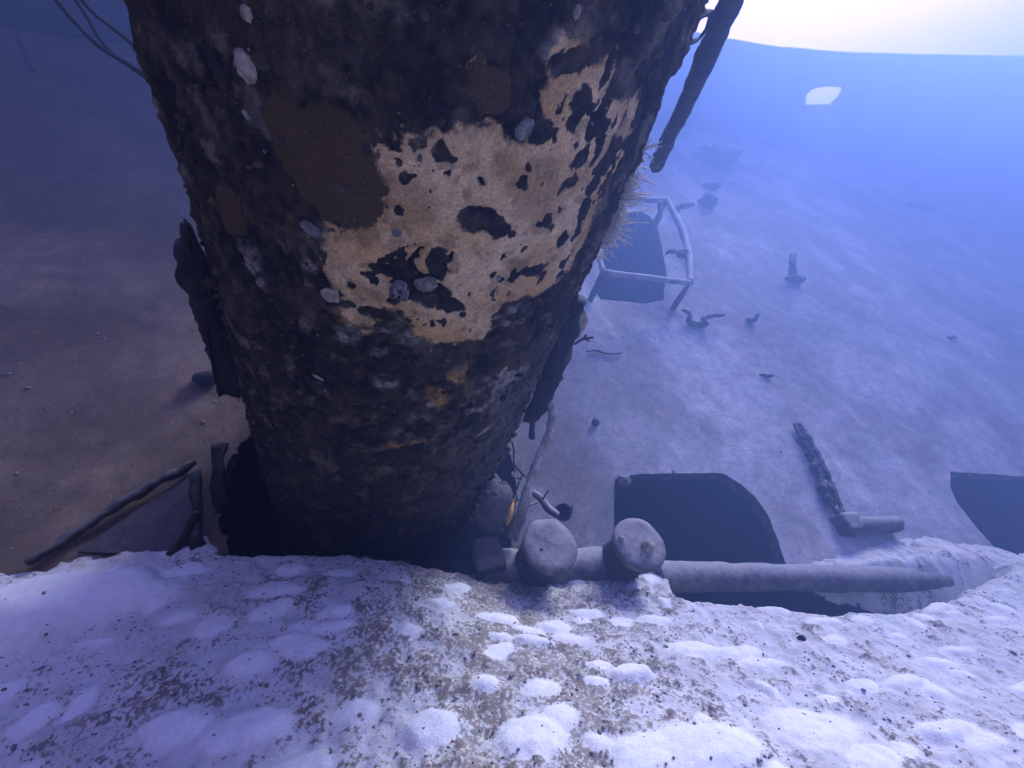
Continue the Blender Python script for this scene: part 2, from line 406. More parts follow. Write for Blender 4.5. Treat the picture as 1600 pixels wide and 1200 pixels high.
wave = (fbm(np.stack([U_, Hh, U_ * 0], 1), .6, 3, 5) - .5) * .12
V = base3 + U_[:, None] * uw + Hh[:, None] * N + wave[:, None] * bn
V2 = V - .14 * bn
nv = len(V)
Fall = np.concatenate([Fb, Fb[:, ::-1] + nv])
# close the rim between front and back sheets
ed = {}
for f in Fb:
    for i in range(4):
        a_, b_ = int(f[i]), int(f[(i + 1) % 4]); k_ = (min(a_, b_), max(a_, b_))
        if k_ in ed: ed[k_] = None
        else: ed[k_] = (a_, b_)
rim = np.array([(e[1], e[0], e[0] + nv, e[1] + nv) for e in ed.values() if e], int)
bulwark = thing('bulwark', D(*BA), 'tall steel bulwark along the far edge of the deck, pierced by one oval port, unseen left end raised for shade', 'bulwark')
np_mesh('plating', np.concatenate([V, V2]), np.concatenate([Fall, rim]), M['hull'], parent=bulwark, smooth=False)
rail = [base3 + u * uw + (np.interp(u, top_u, top_h) + .02) * N - .07 * bn for u in np.arange(-5, 47.6, 1.5)]
MB().tube(rail, .11, seg=8, noise=.02, nscale=4, sub=3).build('top_rail', M['hull'], bulwark)
ringp = [base3 + p[0] * uw + p[1] * N + .03 * bn for p in port]
MB().tube(ringp + [ringp[0]], .05, seg=8, noise=.01, sub=3).build('port_rim', M['hull'], bulwark)

# ------------------------------------------------------------------ silt bank in front of the deck
def deck_z(x, y):                                      # height of the deck plane above (x, y)
    return O[2] - (N[0] * (x - O[0]) + N[1] * (y - O[1])) / N[2]
ctrl = []
for p, z in [((350, 856), 2.34), ((460, 852), 2.36), ((580, 862), 2.38), ((690, 878), 2.45), ((280, 862), 2.36)]: ctrl.append(tuple(dep(p[0], p[1] - 3, z)))
for p in [(-150, 905), (0, 890), (100, 876), (200, 862), (780, 914), (830, 922)]:
    w_ = dk(*p, .02 + (.07 if p[0] < 300 else .15 if p[0] < 760 else .03)); ctrl.append((w_[0], w_[1], w_[2]))
for p, z in [((930, 925), 2.75), ((1050, 924), 2.80), ((1180, 940), 2.85), ((1300, 951), 2.9), ((1420, 942), 3.1), ((1540, 915), 3.4), ((1600, 905), 3.55),
             ((0, 1200), 1.66), ((400, 1200), 1.55), ((800, 1200), 1.5), ((1200, 1200), 1.52), ((1600, 1200), 1.62), ((0, 1030), 2.05), ((400, 1000), 2.15),
             ((800, 1030), 2.1), ((1200, 1040), 2.2), ((1600, 1030), 2.45)]:
    ctrl.append(tuple(dep(p[0], p[1], z)))
ctrl += [(-6, 2.2, .45), (-6, 0, .2), (-2.5, -.5, .1), (0, -.5, .12), (2.5, -.5, .05), (6, 0, -.1), (7, 2.5, -.45), (0, -3, .1), (-5, -4, .1), (5, -4, 0)]
for p in [(1290, 872), (1345, 852), (1400, 841), (1460, 842), (1530, 853), (1600, 868), (1680, 880)]:
    w_ = dk(*p, .03); ctrl.append((w_[0], w_[1], w_[2]))
ctrl = np.array(ctrl)
xs = np.concatenate([-np.geomspace(30, 3.4, 30), np.arange(-3.4, 5.4, .0135), np.geomspace(5.4, 30, 30)])
ys = np.concatenate([-np.geomspace(20, .6, 26), np.arange(-.6, 1.2, .06), np.arange(1.2, 4.6, .0135), np.geomspace(4.6, 30, 30)])
X, Y, Fg = tensor(xs, ys)
num = np.zeros_like(X); den = np.zeros_like(X)
for cx_, cy_, cz_ in ctrl:
    r2 = (X - cx_) ** 2 + (Y - cy_) ** 2; w_ = np.exp(-r2 / (2 * .42 ** 2)) + 2e-3 / (r2 + .3) ** 2
    num += w_ * cz_; den += w_
Z = num / den
P2 = np.stack([X, Y, np.zeros_like(X)], 1)
s1 = fbm(P2, 1.6, 4, 3); s2 = fbm(P2, 7, 4, 13); s3 = fbm(P2, 28, 3, 23)
s4 = fbm(P2, 50, 2, 33)
Z += (s1 - .5) * .09 + (s2 - .5) * .045 + (s3 - .5) * .026 + (s4 - .5) * .008
# hollow scoured out under the long pipe
hol = [dep(1046, 926, 2.74)[:2], dep(1180, 942, 2.74)[:2], dep(1300, 953, 2.78)[:2], dep(1420, 944, 2.92)[:2], dep(1500, 930, 3.15)[:2], dep(1590, 904, 3.6)[:2], dk(1585, 908)[:2], dk(1420, 914)[:2], dk(1300, 914)[:2], dk(1250, 890)[:2], dk(1220, 850)[:2], dk(1040, 850)[:2]]
sd, _, _ = poly_sd(X + (s2 - .5) * .15, Y + (s1 - .5) * .1, hol)
kh = sstep(.0, -1.0, sd / (.12 + .30 * sstep(2.6, 3.9, X))); Z = Z * (1 - kh) + np.minimum(Z, deck_z(X, Y) - .2) * kh
pit = [dep(*q)[:2] for q in [(330, 850, 2.52), (360, 856, 2.45), (460, 852, 2.47), (580, 862, 2.50), (690, 878, 2.58), (735, 892, 2.68), (760, 860, 3.2), (600, 700, 4.5), (330, 760, 3.6)]]
sp_, _, _ = poly_sd(X + (s2 - .5) * .12, Y + (s2 - .5) * .10, pit); kp = sstep(0, -.14, sp_)
Z = Z * (1 - kp) + np.minimum(Z, deck_z(X, Y) - .35) * kp            # dark pocket round the mast foot
# smooth white drifts (pixel centre, radii in metres, height)
drift = np.zeros_like(X); dz = np.zeros_like(X)
dl = [((105, 985), .50, .20, .09), ((295, 945), .13, .07, .03), ((455, 940), .09, .06, .03), ((520, 992), .06, .045, .025), ((462, 1032), .13, .06, .03),
      ((480, 1078), .10, .06, .03), ((385, 1102), .10, .055, .03), ((270, 1185), .14, .07, .035), ((385, 1180), .16, .07, .035), ((695, 988), .05, .035, .02),
      ((760, 1092), .06, .05, .03), ((870, 980), .10, .06, .03), ((775, 1022), .06, .03, .02), ((935, 1040), .06, .035, .025), ((985, 1050), .11, .06, .04),
      ((930, 1070), .06, .03, .02), ((1085, 990), .15, .07, .03), ((1150, 985), .15, .06, .03), ((1190, 1000), .13, .05, .03), ((1470, 978), .13, .05, .025), ((1420, 1030), .14, .05, .03),
      ((1270, 1110), .22, .12, .03), ((1100, 1160), .25, .12, .03), ((1480, 1110), .16, .06, .03), ((1010, 1180), .15, .1, .03), ((830, 1170), .14, .09, .03), ((660, 1170), .12, .08, .03),
      ((920, 945), .12, .05, .025), ((1020, 945), .1, .04, .02), ((640, 1040), .06, .04, .02), ((560, 1150), .08, .05, .02)]
for k in range(170):
    dl.append((None, rng.uniform(.03, .12), rng.uniform(.025, .07), rng.uniform(.008, .022), rng.uniform(-3, 4.6), rng.uniform(1.2, 3.4)))
for q in dl:
    if q[0] is not None:
        v = ray(*q[0]); c_ = CAM + v * ((CAM[2] - (.17 if q[0][0] < 600 and q[0][1] < 1060 else .05)) / -v[2]); x0, y0 = c_[0], c_[1]
    else: x0, y0 = q[4], q[5]
    wx = (X - x0) + (s2 - .5) * .10; wy = (Y - y0) + (s2 - .5) * .08 - .15 * wx
    e = np.sqrt((wx / q[1]) ** 2 + (wy / q[2]) ** 2)
    g = sstep(1.15, .45, e); dz = np.maximum(dz, g * q[3]); drift = np.maximum(drift, sstep(1.15, .72, e))
Z = Z - drift * ((s2 - .5) * .05 + (s3 - .5) * .020) + dz
# turf-covered brown patches
tn = fbm(P2 + 9, 5.5, 5, 53); tf = fbm(P2 + 3, 22, 4, 63)
side = sstep(1.6, -.2, np.abs(X - .1 + .3 * (Y - 2)))        # most turf grows in the middle
turf = (.13 + .52 * sstep(.30, .66, tn * .6 + tf * .4 - .11 + .24 * side)) * (1 - .95 * drift)
Z += turf * (.008 + .06 * (tf - .4))
for op in openings[:-1]:
    t_ = ((X - O[0]) * N[0] + (Y - O[1]) * N[1] + (Z - O[2]) * N[2])
    so, _, _ = poly_sd((X - O[0]) * EX[0] + (Y - O[1]) * EX[1] + (Z - O[2]) * EX[2], (X - O[0]) * EY[0] + (Y - O[1]) * EY[1] + (Z - O[2]) * EY[2], op)
    Z = np.where((so < .03) & (t_ < .12), np.minimum(Z, deck_z(X, Y) - .2), Z)
# the bank stops where the plating begins: nothing of it reaches into the hold
DX_ = (X - O[0]) * EX[0] + (Y - O[1]) * EX[1] + (Z - O[2]) * EX[2]
DY_ = (X - O[0]) * EY[0] + (Y - O[1]) * EY[1] + (Z - O[2]) * EY[2]
below = (Z < deck_z(X, Y) - .06) & (DX_ > -9.5) & (DX_ < 46) & (DY_ < bul_line(DX_) - .1) & (DY_ > -2.4)
Fg = Fg[below[Fg].sum(1) < 4]; Z = np.where(below, np.maximum(Z, deck_z(X, Y) - .08), Z)
wh = np.array([.62, .62, .625]); gr = np.array([.44, .43, .415]); br = np.array([.30, .265, .215]); b2 = np.array([.17, .15, .12])
g_ = sstep(.42, .66, s2 * .6 + s3 * .4)
tone = wh * (1 - .55 * g_)[:, None] + gr * (.55 * g_)[:, None]
tone = tone * (1 - .8 * drift)[:, None] + np.array([.84, .84, .85]) * (.8 * drift)[:, None]
dkk = sstep(.45, .62, tf)
tone2 = br * (1 - .7 * dkk)[:, None] + b2 * (.7 * dkk)[:, None]
ground = np_mesh('silt_ground', np.stack([X, Y, Z], 1), Fg, M['silt'], tone=tone, tone2=np.concatenate([tone2, turf[:, None]], 1))
tag(ground, 'pale silt bank with brown turf patches in the foreground', 'seabed', kind='structure')
def ground_z(x, y):
    i = int(np.clip(np.searchsorted(xs, x), 0, len(xs) - 1)); j = int(np.clip(np.searchsorted(ys, y), 0, len(ys) - 1))
    return Z[j * len(xs) + i]
# crumbs of shell and turf lying on the silt
TU = turf.reshape(len(ys), len(xs))
mb = MB()
ico = [(0,0,1),(.894,0,.447),(.276,.851,.447),(-.724,.526,.447),(-.724,-.526,.447),(.276,-.851,.447),(.6,.5,-.4),(-.3,.8,-.4),(-.9,0,-.4),(-.3,-.8,-.4),(.6,-.5,-.4)]
icf = [(0,1,2),(0,2,3),(0,3,4),(0,4,5),(0,5,1),(1,6,2),(2,7,3),(3,8,4),(4,9,5),(5,10,1),(2,6,7),(3,7,8),(4,8,9),(5,9,10),(1,10,6)]
ico = np.array(ico)
cnt = 0
while cnt < 4800:
    y = rng.uniform(1.2, 3.2); x = rng.uniform(-2.9, 3.6)
    i = int(np.searchsorted(xs, x)); j = int(np.searchsorted(ys, y))
    if rng.random() > .04 + .96 * TU[j, i]: continue
    z = Z[j * len(xs) + i]
    if z < deck_z(x, y): cnt += 1; continue
    r = rng.uniform(.002, .006) * (1.9 if rng.random() < .06 else 1)
    sc = np.array([rng.uniform(.7, 1.7), rng.uniform(.7, 1.4), rng.uniform(.4, .9)]) * r
    a = rng.uniform(0, 6.28); R2 = np.array([[math.cos(a), -math.sin(a), 0], [math.sin(a), math.cos(a), 0], [0, 0, 1]])
    mb.add((ico * (1 + rng.uniform(-.2, .2, (11, 1)))) * sc @ R2 + [x, y, z + r * .15], icf); cnt += 1
tag(mb.build('turf_crumbs', M['pebble']), 'brown crumbs of turf and shell strewn over the silt', 'debris', kind='stuff')

mb = MB()
CX = np.concatenate([rng.uniform(-3.4, .2, 3400), rng.uniform(1.2, 9, 1800)]); CY = np.concatenate([rng.uniform(1, 6, 3400), rng.uniform(.2, 6.5, 1800)])
hit = np.zeros(5200, bool)
for op in openings: hit |= poly_sd(CX, CY, op)[0] < .03
for k in range(5200):
    if hit[k]: continue
    x, y = CX[k], CY[k]
    r = rng.uniform(.002, .006) * (2.2 if rng.random() < .03 else 1)
    sc = np.array([rng.uniform(.7, 1.8), rng.uniform(.7, 1.4), rng.uniform(.4, .8)]) * r
    a = rng.uniform(0, 6.28); c2 = ico * (1 + rng.uniform(-.25, .25, (11, 1))) * sc
    c2 = np.stack([c2[:, 0] * math.cos(a) - c2[:, 1] * math.sin(a), c2[:, 0] * math.sin(a) + c2[:, 1] * math.cos(a), c2[:, 2]], 1)
    mb.add(D(x, y, .006) + c2[:, :1] * EX + c2[:, 1:2] * EY + c2[:, 2:] * N, icf)
tag(mb.build('deck_crumbs', M['pebble']), 'fine crumbs of shell and rust strewn over the tilted deck', 'debris', kind='stuff')

# ------------------------------------------------------------------ mast
TH0 = math.radians(80)
ths = np.concatenate([np.arange(-math.pi, -TH0, .06), np.arange(-TH0, TH0, .0062), np.arange(TH0, math.pi, .06)])
ths = np.append(ths, math.pi)
ss = np.concatenate([np.arange(-2.0, .0, .05), np.arange(0, 4.0, .0056), 4.0 + np.geomspace(.006, 2.4, 150)])
TT, SS, Fm = tensor(ths, ss)
ca, sa = np.cos(TT), np.sin(TT)
P3 = MFOOT + SS[:, None] * N + (MR - .022) * (-MID[None] * ca[:, None] + TAN[None] * sa[:, None])
C3 = np.stack([ca * MR, sa * MR, SS], 1)               # seamless noise coordinates
A_ = TT * MR
m_w1 = fbm(C3, 5, 4, 101) - .5; m_w2 = fbm(C3 + 40, 5, 4, 111) - .5
m_f1 = fbm(C3, 26, 4, 121) - .5; m_f2 = fbm(C3 + 40, 26, 4, 131) - .5
WA = A_ + m_w1 * .06 + m_f1 * .045; WS = SS + m_w2 * .06 + m_f2 * .045
def cpoly(px): return np.array([(cyl(*p)[0] * MR, cyl(*p)[1]) for p in px])
tan_poly = cpoly([(497, 345), (530, 352), (560, 354), (585, 349), (598, 330), (601, 300), (600, 265), (597, 240), (606, 226), (640, 217), (680, 222), (705, 212), (735, 202), (770, 207),
                  (786, 226), (806, 231), (830, 221), (846, 200), (850, 160), (862, 125), (852, 95), (872, 70), (905, 52), (912, 70), (893, 100), (930, 106), (960, 84), (968, 110),
                  (955, 150), (985, 165), (1005, 150), (1000, 190), (990, 225), (970, 265), (945, 300), (940, 330), (925, 370), (905, 410), (880, 440), (855, 462), (820, 468), (792, 482),
                  (775, 505), (762, 530), (720, 538), (670, 537), (645, 520), (635, 500), (610, 490), (590, 486), (577, 513), (548, 512), (530, 495), (540, 475), (520, 455), (506, 430), (500, 400), (492, 370)])
sd_t, _, _ = poly_sd(WA, WS, tan_poly)
tanm = sstep(.045, -.045, sd_t)
def spots(lst, soft=.3):
    m = np.zeros_like(A_)
    for (px, py, rx, ry) in lst:
        th, s, dpt = cyl(px, py); k = dpt * 1.05 / F; cs = max(math.cos(th), .25) 
        e = np.sqrt(((WA - th * MR) / (rx * k / cs)) ** 2 + ((WS - s) / (ry * k * 1.15)) ** 2)
        m = np.maximum(m, sstep(1 + soft, 1 - soft, e))
    return m
dark_sp = spots([(748, 352, 32, 22), (775, 362, 18, 14), (795, 370, 8, 7), (735, 342, 14, 10), (690, 245, 13, 10), (600, 428, 24, 10), (640, 442, 34, 18), (680, 422, 14, 26), (668, 468, 30, 20),
                 (700, 482, 24, 12), (612, 474, 10, 9), (640, 455, 20, 18), (820, 195, 24, 24), (845, 215, 14, 14), (800, 205, 16, 14), (905, 172, 20, 22), (893, 200, 12, 14), (926, 178, 8, 11),
                 (885, 105, 20, 12), (905, 95, 18, 14), (950, 120, 8, 22), (968, 130, 12, 22), (770, 432, 6, 6), (786, 445, 4, 4), (828, 428, 14, 9), (845, 425, 10, 10), (810, 440, 8, 6), (880, 380, 9, 14),
                 (862, 350, 8, 12), (900, 290, 9, 12), (915, 258, 13, 16), (858, 290, 5, 5), (940, 215, 5, 10), (935, 290, 10, 18), (920, 335, 9, 20), (722, 493, 5, 5), (640, 285, 7, 7), (630, 260, 5, 5),
                 (700, 275, 5, 5), (820, 395, 8, 6), (955, 200, 6, 14), (970, 230, 8, 16), (545, 480, 10, 8), (575, 492, 18, 7)], .35)
ds2 = fbm(np.stack([C3[:, 0], C3[:, 1], C3[:, 2] * .75], 1) + 5, 25, 4, 141)
side_r = sstep(.25, .95, TT)
dark_sp = np.maximum(dark_sp, sstep(.64 - .13 * side_r, .70 - .13 * side_r, ds2) * tanm)
tanv = tanm * (1 - dark_sp)
olive = np.maximum.reduce([sstep(.01, -.01, poly_sd(WA, WS, cpoly([(412, 185), (440, 165), (470, 178), (500, 162), (540, 180), (570, 205), (588, 230), (597, 262), (601, 300), (597, 332), (580, 350), (555, 353), (525, 342), (490, 335), (455, 300), (430, 250)]))[0]),
                           spots([(760, 150, 36, 30), (735, 115, 14, 18), (805, 568, 22, 18), (350, 335, 22, 36)], .12)])
ochre = spots([(550, 500, 26, 14), (705, 610, 26, 22), (685, 635, 18, 16), (725, 590, 10, 16), (760, 610, 20, 6), (640, 700, 30, 6)], .5) * sstep(.42, .55, fbm(C3, 14, 3, 151))
light = spots([(555, 530, 34, 16), (580, 545, 18, 14), (620, 525, 26, 12), (790, 600, 40, 26), (760, 640, 30, 14), (800, 500, 40, 18), (385, 420, 20, 30), (870, 80, 20, 20), (480, 420, 12, 26), (600, 600, 20, 12)], .6) * sstep(.40, .60, fbm(C3 + 3, 30, 4, 161))
cr1 = fbm(C3, 9, 5, 171); cr2 = fbm(C3, 40, 3, 181); cr3 = fbm(C3, 2.2, 4, 191)
k1 = sstep(.35, .68, cr1 * .6 + cr2 * .4)
tone = np.array([.018, .0135, .0075]) * (1 - k1)[:, None] + np.array([.110, .086, .050]) * k1[:, None]
k2 = sstep(.50, .68, cr3); tone = tone * (1 - .4 * k2)[:, None] + np.array([.058, .045, .024]) * (.4 * k2)[:, None]
foot_shade = sstep(1.0, .35, SS + m_w1 * .5) * .6; tone = tone * (1 - foot_shade)[:, None] + np.array([.016, .014, .012]) * foot_shade[:, None]  # shade round the mast foot put into the crust colour
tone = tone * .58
greyk = (1 - foot_shade) * sstep(.56, .72, fbm(C3 + 11, 13, 5, 201)); tone = tone * (1 - .7 * greyk)[:, None] + np.array([.17, .148, .11]) * (.7 * greyk)[:, None]
low = sstep(1.9, 1.2, SS) * sstep(.1, .75, TT)         # paler dusting of silt low on the right flank
tone = tone * (1 - .5 * low)[:, None] + np.array([.20, .185, .165]) * (.5 * low * (.4 + .6 * k1))[:, None]
def lay(tone, m, c): return tone * (1 - m)[:, None] + np.asarray(c) * m[:, None]
tone = lay(tone, light * .8, (.30, .29, .28))
tone = lay(tone, ochre * .9, (.36, .23, .08))
tt1 = sstep(.35, .65, fbm(C3 + 21, 7, 4, 211)); tt2 = fbm(C3 + 2, 45, 3, 221)
tcol = np.array([.55, .39, .20]) * (1 - tt1)[:, None] + np.array([.68, .55, .36]) * tt1[:, None]
brn = sstep(.52, .66, fbm(C3 + 33, 9, 4, 231)) * .55; tcol = lay(tcol, brn, (.28, .185, .08)); dots = sstep(.60, .68, fbm(C3 + 61, 30, 3, 261)); tcol = lay(tcol, dots * .5, (.20, .14, .07))
tcol = tcol * (.74 + .52 * tt2)[:, None] * np.array([1.04, 1.0, .9])
rimt = np.exp(-((sd_t + .01) / .022) ** 2) * .35; tcol = lay(tcol, rimt, (.42, .27, .12))
tone = lay(tone, dark_sp * tanm * .55, (.02, .018, .016))
tone = lay(tone, olive, (.070, .052, .026)); ol_ = olive > tanv
ocol = np.array([.080, .056, .022]) * (.8 + .4 * cr1)[:, None]
w_ = vnoise(C3 * 45, 7)
rough = (cr1 - .5) * .034 + (cr2 - .5) * .022 + (cr3 - .5) * .016 + (.45 - w_) * .012 + (fbm(C3, 90, 2, 241) - .5) * .006
smoothm = np.clip(tanv + olive, 0, 1)
disp = rough * (1 - .86 * smoothm) + smoothm * .008 + .006 * dark_sp * tanm * (cr2 * 2 - .6) + light * .008
disp += .05 * sstep(-.55, -1.1, TT) * sstep(1.6, 3.0, SS) - .022 * sstep(.6, 1.0, TT) * sstep(2.2, 3.2, SS)
edge_l = sstep(.85, 1.15, np.abs(TT)); disp += edge_l * (fbm(C3 + 8, 14, 4, 251) - .45) * .05
V = P3 + disp[:, None] * (-MID[None] * ca[:, None] + TAN[None] * sa[:, None])
mast = thing('mast', MFOOT, 'huge leaning mast, dark and crusted, with a broad tan patch', 'mast')
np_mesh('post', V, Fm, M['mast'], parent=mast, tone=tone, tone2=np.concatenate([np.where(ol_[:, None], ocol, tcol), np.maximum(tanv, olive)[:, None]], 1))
capv = MB(); capv.lathe(MFOOT, N, [(MR, 6.36), (MR * .7, 6.40), (.001, 6.42)], seg=60); capv.build('masthead', M['dark_steel'], mast)
def on_mast(px, py, out=0.0):
    th, s, dpt = cyl(px, py); return mast_pt(th, s, MR + out), (-MID * math.cos(th) + TAN * math.sin(th)), dpt
def shell(px, py, w, h, rot, name='oyster_shell', mat='shell', seed=1, thick=.35, label=None):
    p, nr, dpt = on_mast(px, py, .006); k = dpt / F
    sx = np.cross(N, nr); sx /= np.linalg.norm(sx); sx = sx if sx @ rt > 0 else -sx
    ax = [sx * math.cos(rot) + N * math.sin(rot), -sx * math.sin(rot) + N * math.cos(rot), nr]
    mb = MB(); mb.blob(p, (w * k / 2, h * k / 2, min(w, h) * k * thick * .5), noise=.42, nscale=2.6, seed=seed, axes=ax)
    o = mb.build(name, M[mat], mast)
    if label: o['label'] = label
    return o
shell(386, 103, 36, 50, .45, seed=4, label='large cream oyster shell near the top left of the mast', thick=.5)
shell(818, 200, 26, 36, -.3, mat='grey_shell', seed=5)
shell(487, 357, 34, 20, -.5, mat='grey_shell', seed=6)
shell(518, 460, 28, 26, .1, seed=7)
shell(665, 442, 34, 28, .3, mat='grey_shell', seed=8)
shell(785, 579, 10, 22, -.4, seed=9); shell(672, 630, 16, 10, .1, seed=10); shell(388, 20, 20, 22, .2, seed=11)
shell(743, 201, 5, 12, .3, seed=12); shell(498, 588, 18, 6, -.3, seed=13); shell(755, 672, 26, 9, .6, seed=14); shell(388, 180, 18, 10, -.6, mat='grey_shell', seed=15)
shell(620, 362, 14, 14, 0, mat='grey_shell', seed=16); shell(778, 433, 10, 11, 0, mat='grey_shell', seed=17); shell(900, 18, 14, 18, 0, mat='grey_shell', seed=18)
for k in range(16):                                    # small scattered barnacles
    px = rng.uniform(330, 900); py = rng.uniform(20, 700)
    th, s, dpt = cyl(px, py)
    if abs(th) < 1.1: shell(px, py, rng.uniform(3, 6), rng.uniform(3, 6), rng.uniform(0, 3), name='barnacle', mat='grey_shell', seed=20 + k, thick=.7)
p, nr, dpt = on_mast(626, 446, .01); k = dpt / F       # pale ringed barnacle cluster
for (dx_, dy_, r_) in [(0, 0, 11), (-9, 10, 8), (8, 12, 7)]:
    sx = np.cross(N, nr); sx = sx if sx @ rt > 0 else -sx
    MB().lathe(p + sx * dx_ * k - N * dy_ * k, nr, [(r_ * k, -.01), (r_ * k * .75, .022), (r_ * k * .45, .024), (r_ * k * .35, .0), (.0005, -.004)], seg=18, noise=.003, nscale=40).build('barnacle', M['grey_shell'], mast)
mb = MB(); nl = 0                                      # knobbly growth too small to count
while nl < 620:
    th = rng.uniform(-1.25, 1.2); s_ = rng.uniform(.1, 3.9)
    if th > .85 and s_ > 1.9: continue
    if poly_sd(np.array([th * MR]), np.array([s_]), tan_poly)[0][0] < .02 and rng.random() > .06: continue
    r_ = rng.uniform(.004, .012) * (2.0 if rng.random() < .08 else 1); nr = -MID * math.cos(th) + TAN * math.sin(th)
    mb.blob(mast_pt(th, s_, MR - .018 + r_ * .4), np.array([rng.uniform(.8, 1.6), rng.uniform(.8, 1.5), rng.uniform(.7, 1.2)]) * r_, noise=.55, nscale=2.4, sub=2, seed=nl); nl += 1
o = mb.build('crust_growth', M['crust'], mast); o['kind'] = 'stuff'
# broken brackets standing off each flank of the mast
def rad_plane(px, py, th):
    tn_ = MID * math.sin(th) + TAN * math.cos(th)      # tangent direction
    v = ray(px, py); t_ = ((MFOOT - CAM) @ tn_) / (v @ tn_); return CAM + v * t_, tn_
def bracket(pix, th, thick, mat, seed):
    pts = []
    for i, p in enumerate(pix):
        q = pix[(i + 1) % len(pix)]
        for k in range(7):
            pts.append(rad_plane(p[0] + (q[0] - p[0]) * k / 7, p[1] + (q[1] - p[1]) * k / 7, th))
    tn_ = pts[0][1]; pts = np.array([p for p, _ in pts]); c = pts.mean(0); n = len(pts)
    rings = []
    for f, sc in ((-1, .86), (-.75, 1), (0, 1.0), (.75, 1), (1, .86)):
        r = c + (pts - c) * sc + tn_ * thick * f
        for q in range(3): r[:, q] += (fbm(r + 13 * q, 16, 4, seed + q) - .5) * .065
        rings.append(r)
    V_ = np.concatenate(rings + [[c - tn_ * thick], [c + tn_ * thick]]); m = len(rings)
    Fs = [(i * n + j, i * n + (j + 1) % n, (i + 1) * n + (j + 1) % n, (i + 1) * n + j) for i in range(m - 1) for j in range(n)]
    Fs += [(m * n, (j + 1) % n, j) for j in range(n)] + [(m * n + 1, (m - 1) * n + j, (m - 1) * n + (j + 1) % n) for j in range(n)]
    return MB().add(V_, Fs).build('bracket', M[mat], mast)
THL = math.radians(-66); THR = math.radians(66)
o = bracket([(290, 352), (303, 360), (312, 388), (335, 450), (362, 520), (383, 612), (340, 612), (326, 560), (308, 500), (288, 440), (271, 402), (284, 382)], THL, .05, 'dark_steel', 60)
o['label'] = 'broken dark bracket on the left flank of the mast'
o = bracket([(900, 466), (911, 470), (912, 492), (905, 520), (888, 565), (866, 615), (848, 650), (820, 653), (836, 605), (858, 560), (880, 505), (892, 480)], THR, .045, 'dark_steel', 70)
o['label'] = 'broken dark bracket on the right flank of the mast'
brk = o
pp = [rad_plane(*q, THR)[0] for q in [(905, 472), (908, 500), (900, 525)]]
MB().tube(pp, [.02, .03, .015], seg=10, noise=.014, nscale=30).build('sponge_crust', M['shell'], brk)
for q in ([(898, 538), (910, 530), (927, 527)], [(910, 531), (916, 523)], [(914, 529), (921, 533)]):
    MB().tube([rad_plane(*w, THR)[0] for w in q], .006, seg=6, noise=.002).build('twig', M['dark_steel'], brk)
# feathery tufts on the right flank
def tuft(px, py, size, n, seed):
    r_ = np.random.default_rng(seed); mb = MB(); p0, _ = rad_plane(px, py, THR); k = 2.3 / F * size
    for i in range(n):
        a = p0 + EX * 0 + N * r_.uniform(-.7, .7) * k
        dirv = rt * r_.uniform(.5, 1.0) + upv * r_.uniform(-.75, .6) + fw * r_.uniform(-.6, .6); dirv /= np.linalg.norm(dirv)
        L = k * r_.uniform(.25, .68); bend = r_.normal(size=3) * .7
        pts = [a - rt * .02, a + dirv * L * .5 + bend * L * .15, a + (dirv + bend * .5) * L]
        mb.tube(pts, [.0034, .0026, .0014], seg=4, sub=3, cap=False)
        for j in range(5):
            t_ = .35 + .6 * j / 5; b0 = pts[1] + (pts[2] - pts[1]) * (t_ - .3); e_ = r_.normal(size=3); e_ /= np.linalg.norm(e_)
            mb.tube([b0, b0 + e_ * L * .22], [.002, .001], seg=3, sub=1, cap=False)
    mb.build('hydroid_tuft', M['tuft'], mast)
tuft(985, 268, 36, 34, 1); tuft(972, 296, 26, 22, 2); tuft(953, 335, 44, 110, 3); tuft(945, 366, 28, 34, 4); tuft(938, 395, 16, 10, 5)
for q in ([(1062, 62), (1050, 90), (1040, 96)],):
    MB().tube([rad_plane(*w, THR)[0] for w in q], [.02, .03, .012], seg=8, noise=.012).build('crust_lump', M['dark_steel'], mast)

# ------------------------------------------------------------------ pipe and cables near the mast
z0, z1 = 1.65, 3.1
def pz(px, py):
    t_ = (py + 40) / 302.0; return dep(px, py, 1 / ((1 - t_) / z0 + t_ / z1))
boom = thing('hanging_pipe', pz(1080, 120), 'long crusted pipe hanging beside the right flank of the mast', 'pipe')
top_dir = pz(1158, -40) - pz(1133, 20); top_dir /= np.linalg.norm(top_dir)
MB().tube([pz(1158, -40) + top_dir * .9, pz(1158, -40), pz(1124, 40), pz(1100, 95), pz(1072, 160), pz(1045, 215), pz(1026, 262)], [.05, .05, .048, .05, .046, .044, .042], seg=16, noise=.016, nscale=12, sub=10).build('shaft', M['dark_steel'], boom)
MB().tube([pz(1031, 245), pz(1022, 264)], [.048, .03], seg=12, noise=.016, nscale=24).build('broken_end', M['steel'], boom)
MB().tube([rad_plane(1086, 28, THR)[0], pz(1104, 20), pz(1122, 26)], [.018, .012, .014], seg=8, noise=.008).build('hook', M['cable'], boom)
MB().tube([pz(1112, 24), pz(1104, 45), pz(1090, 62), rad_plane(1072, 68, THR)[0]], [.012, .009, .009, .010], seg=8, noise=.004).build('hook', M['cable'], boom)
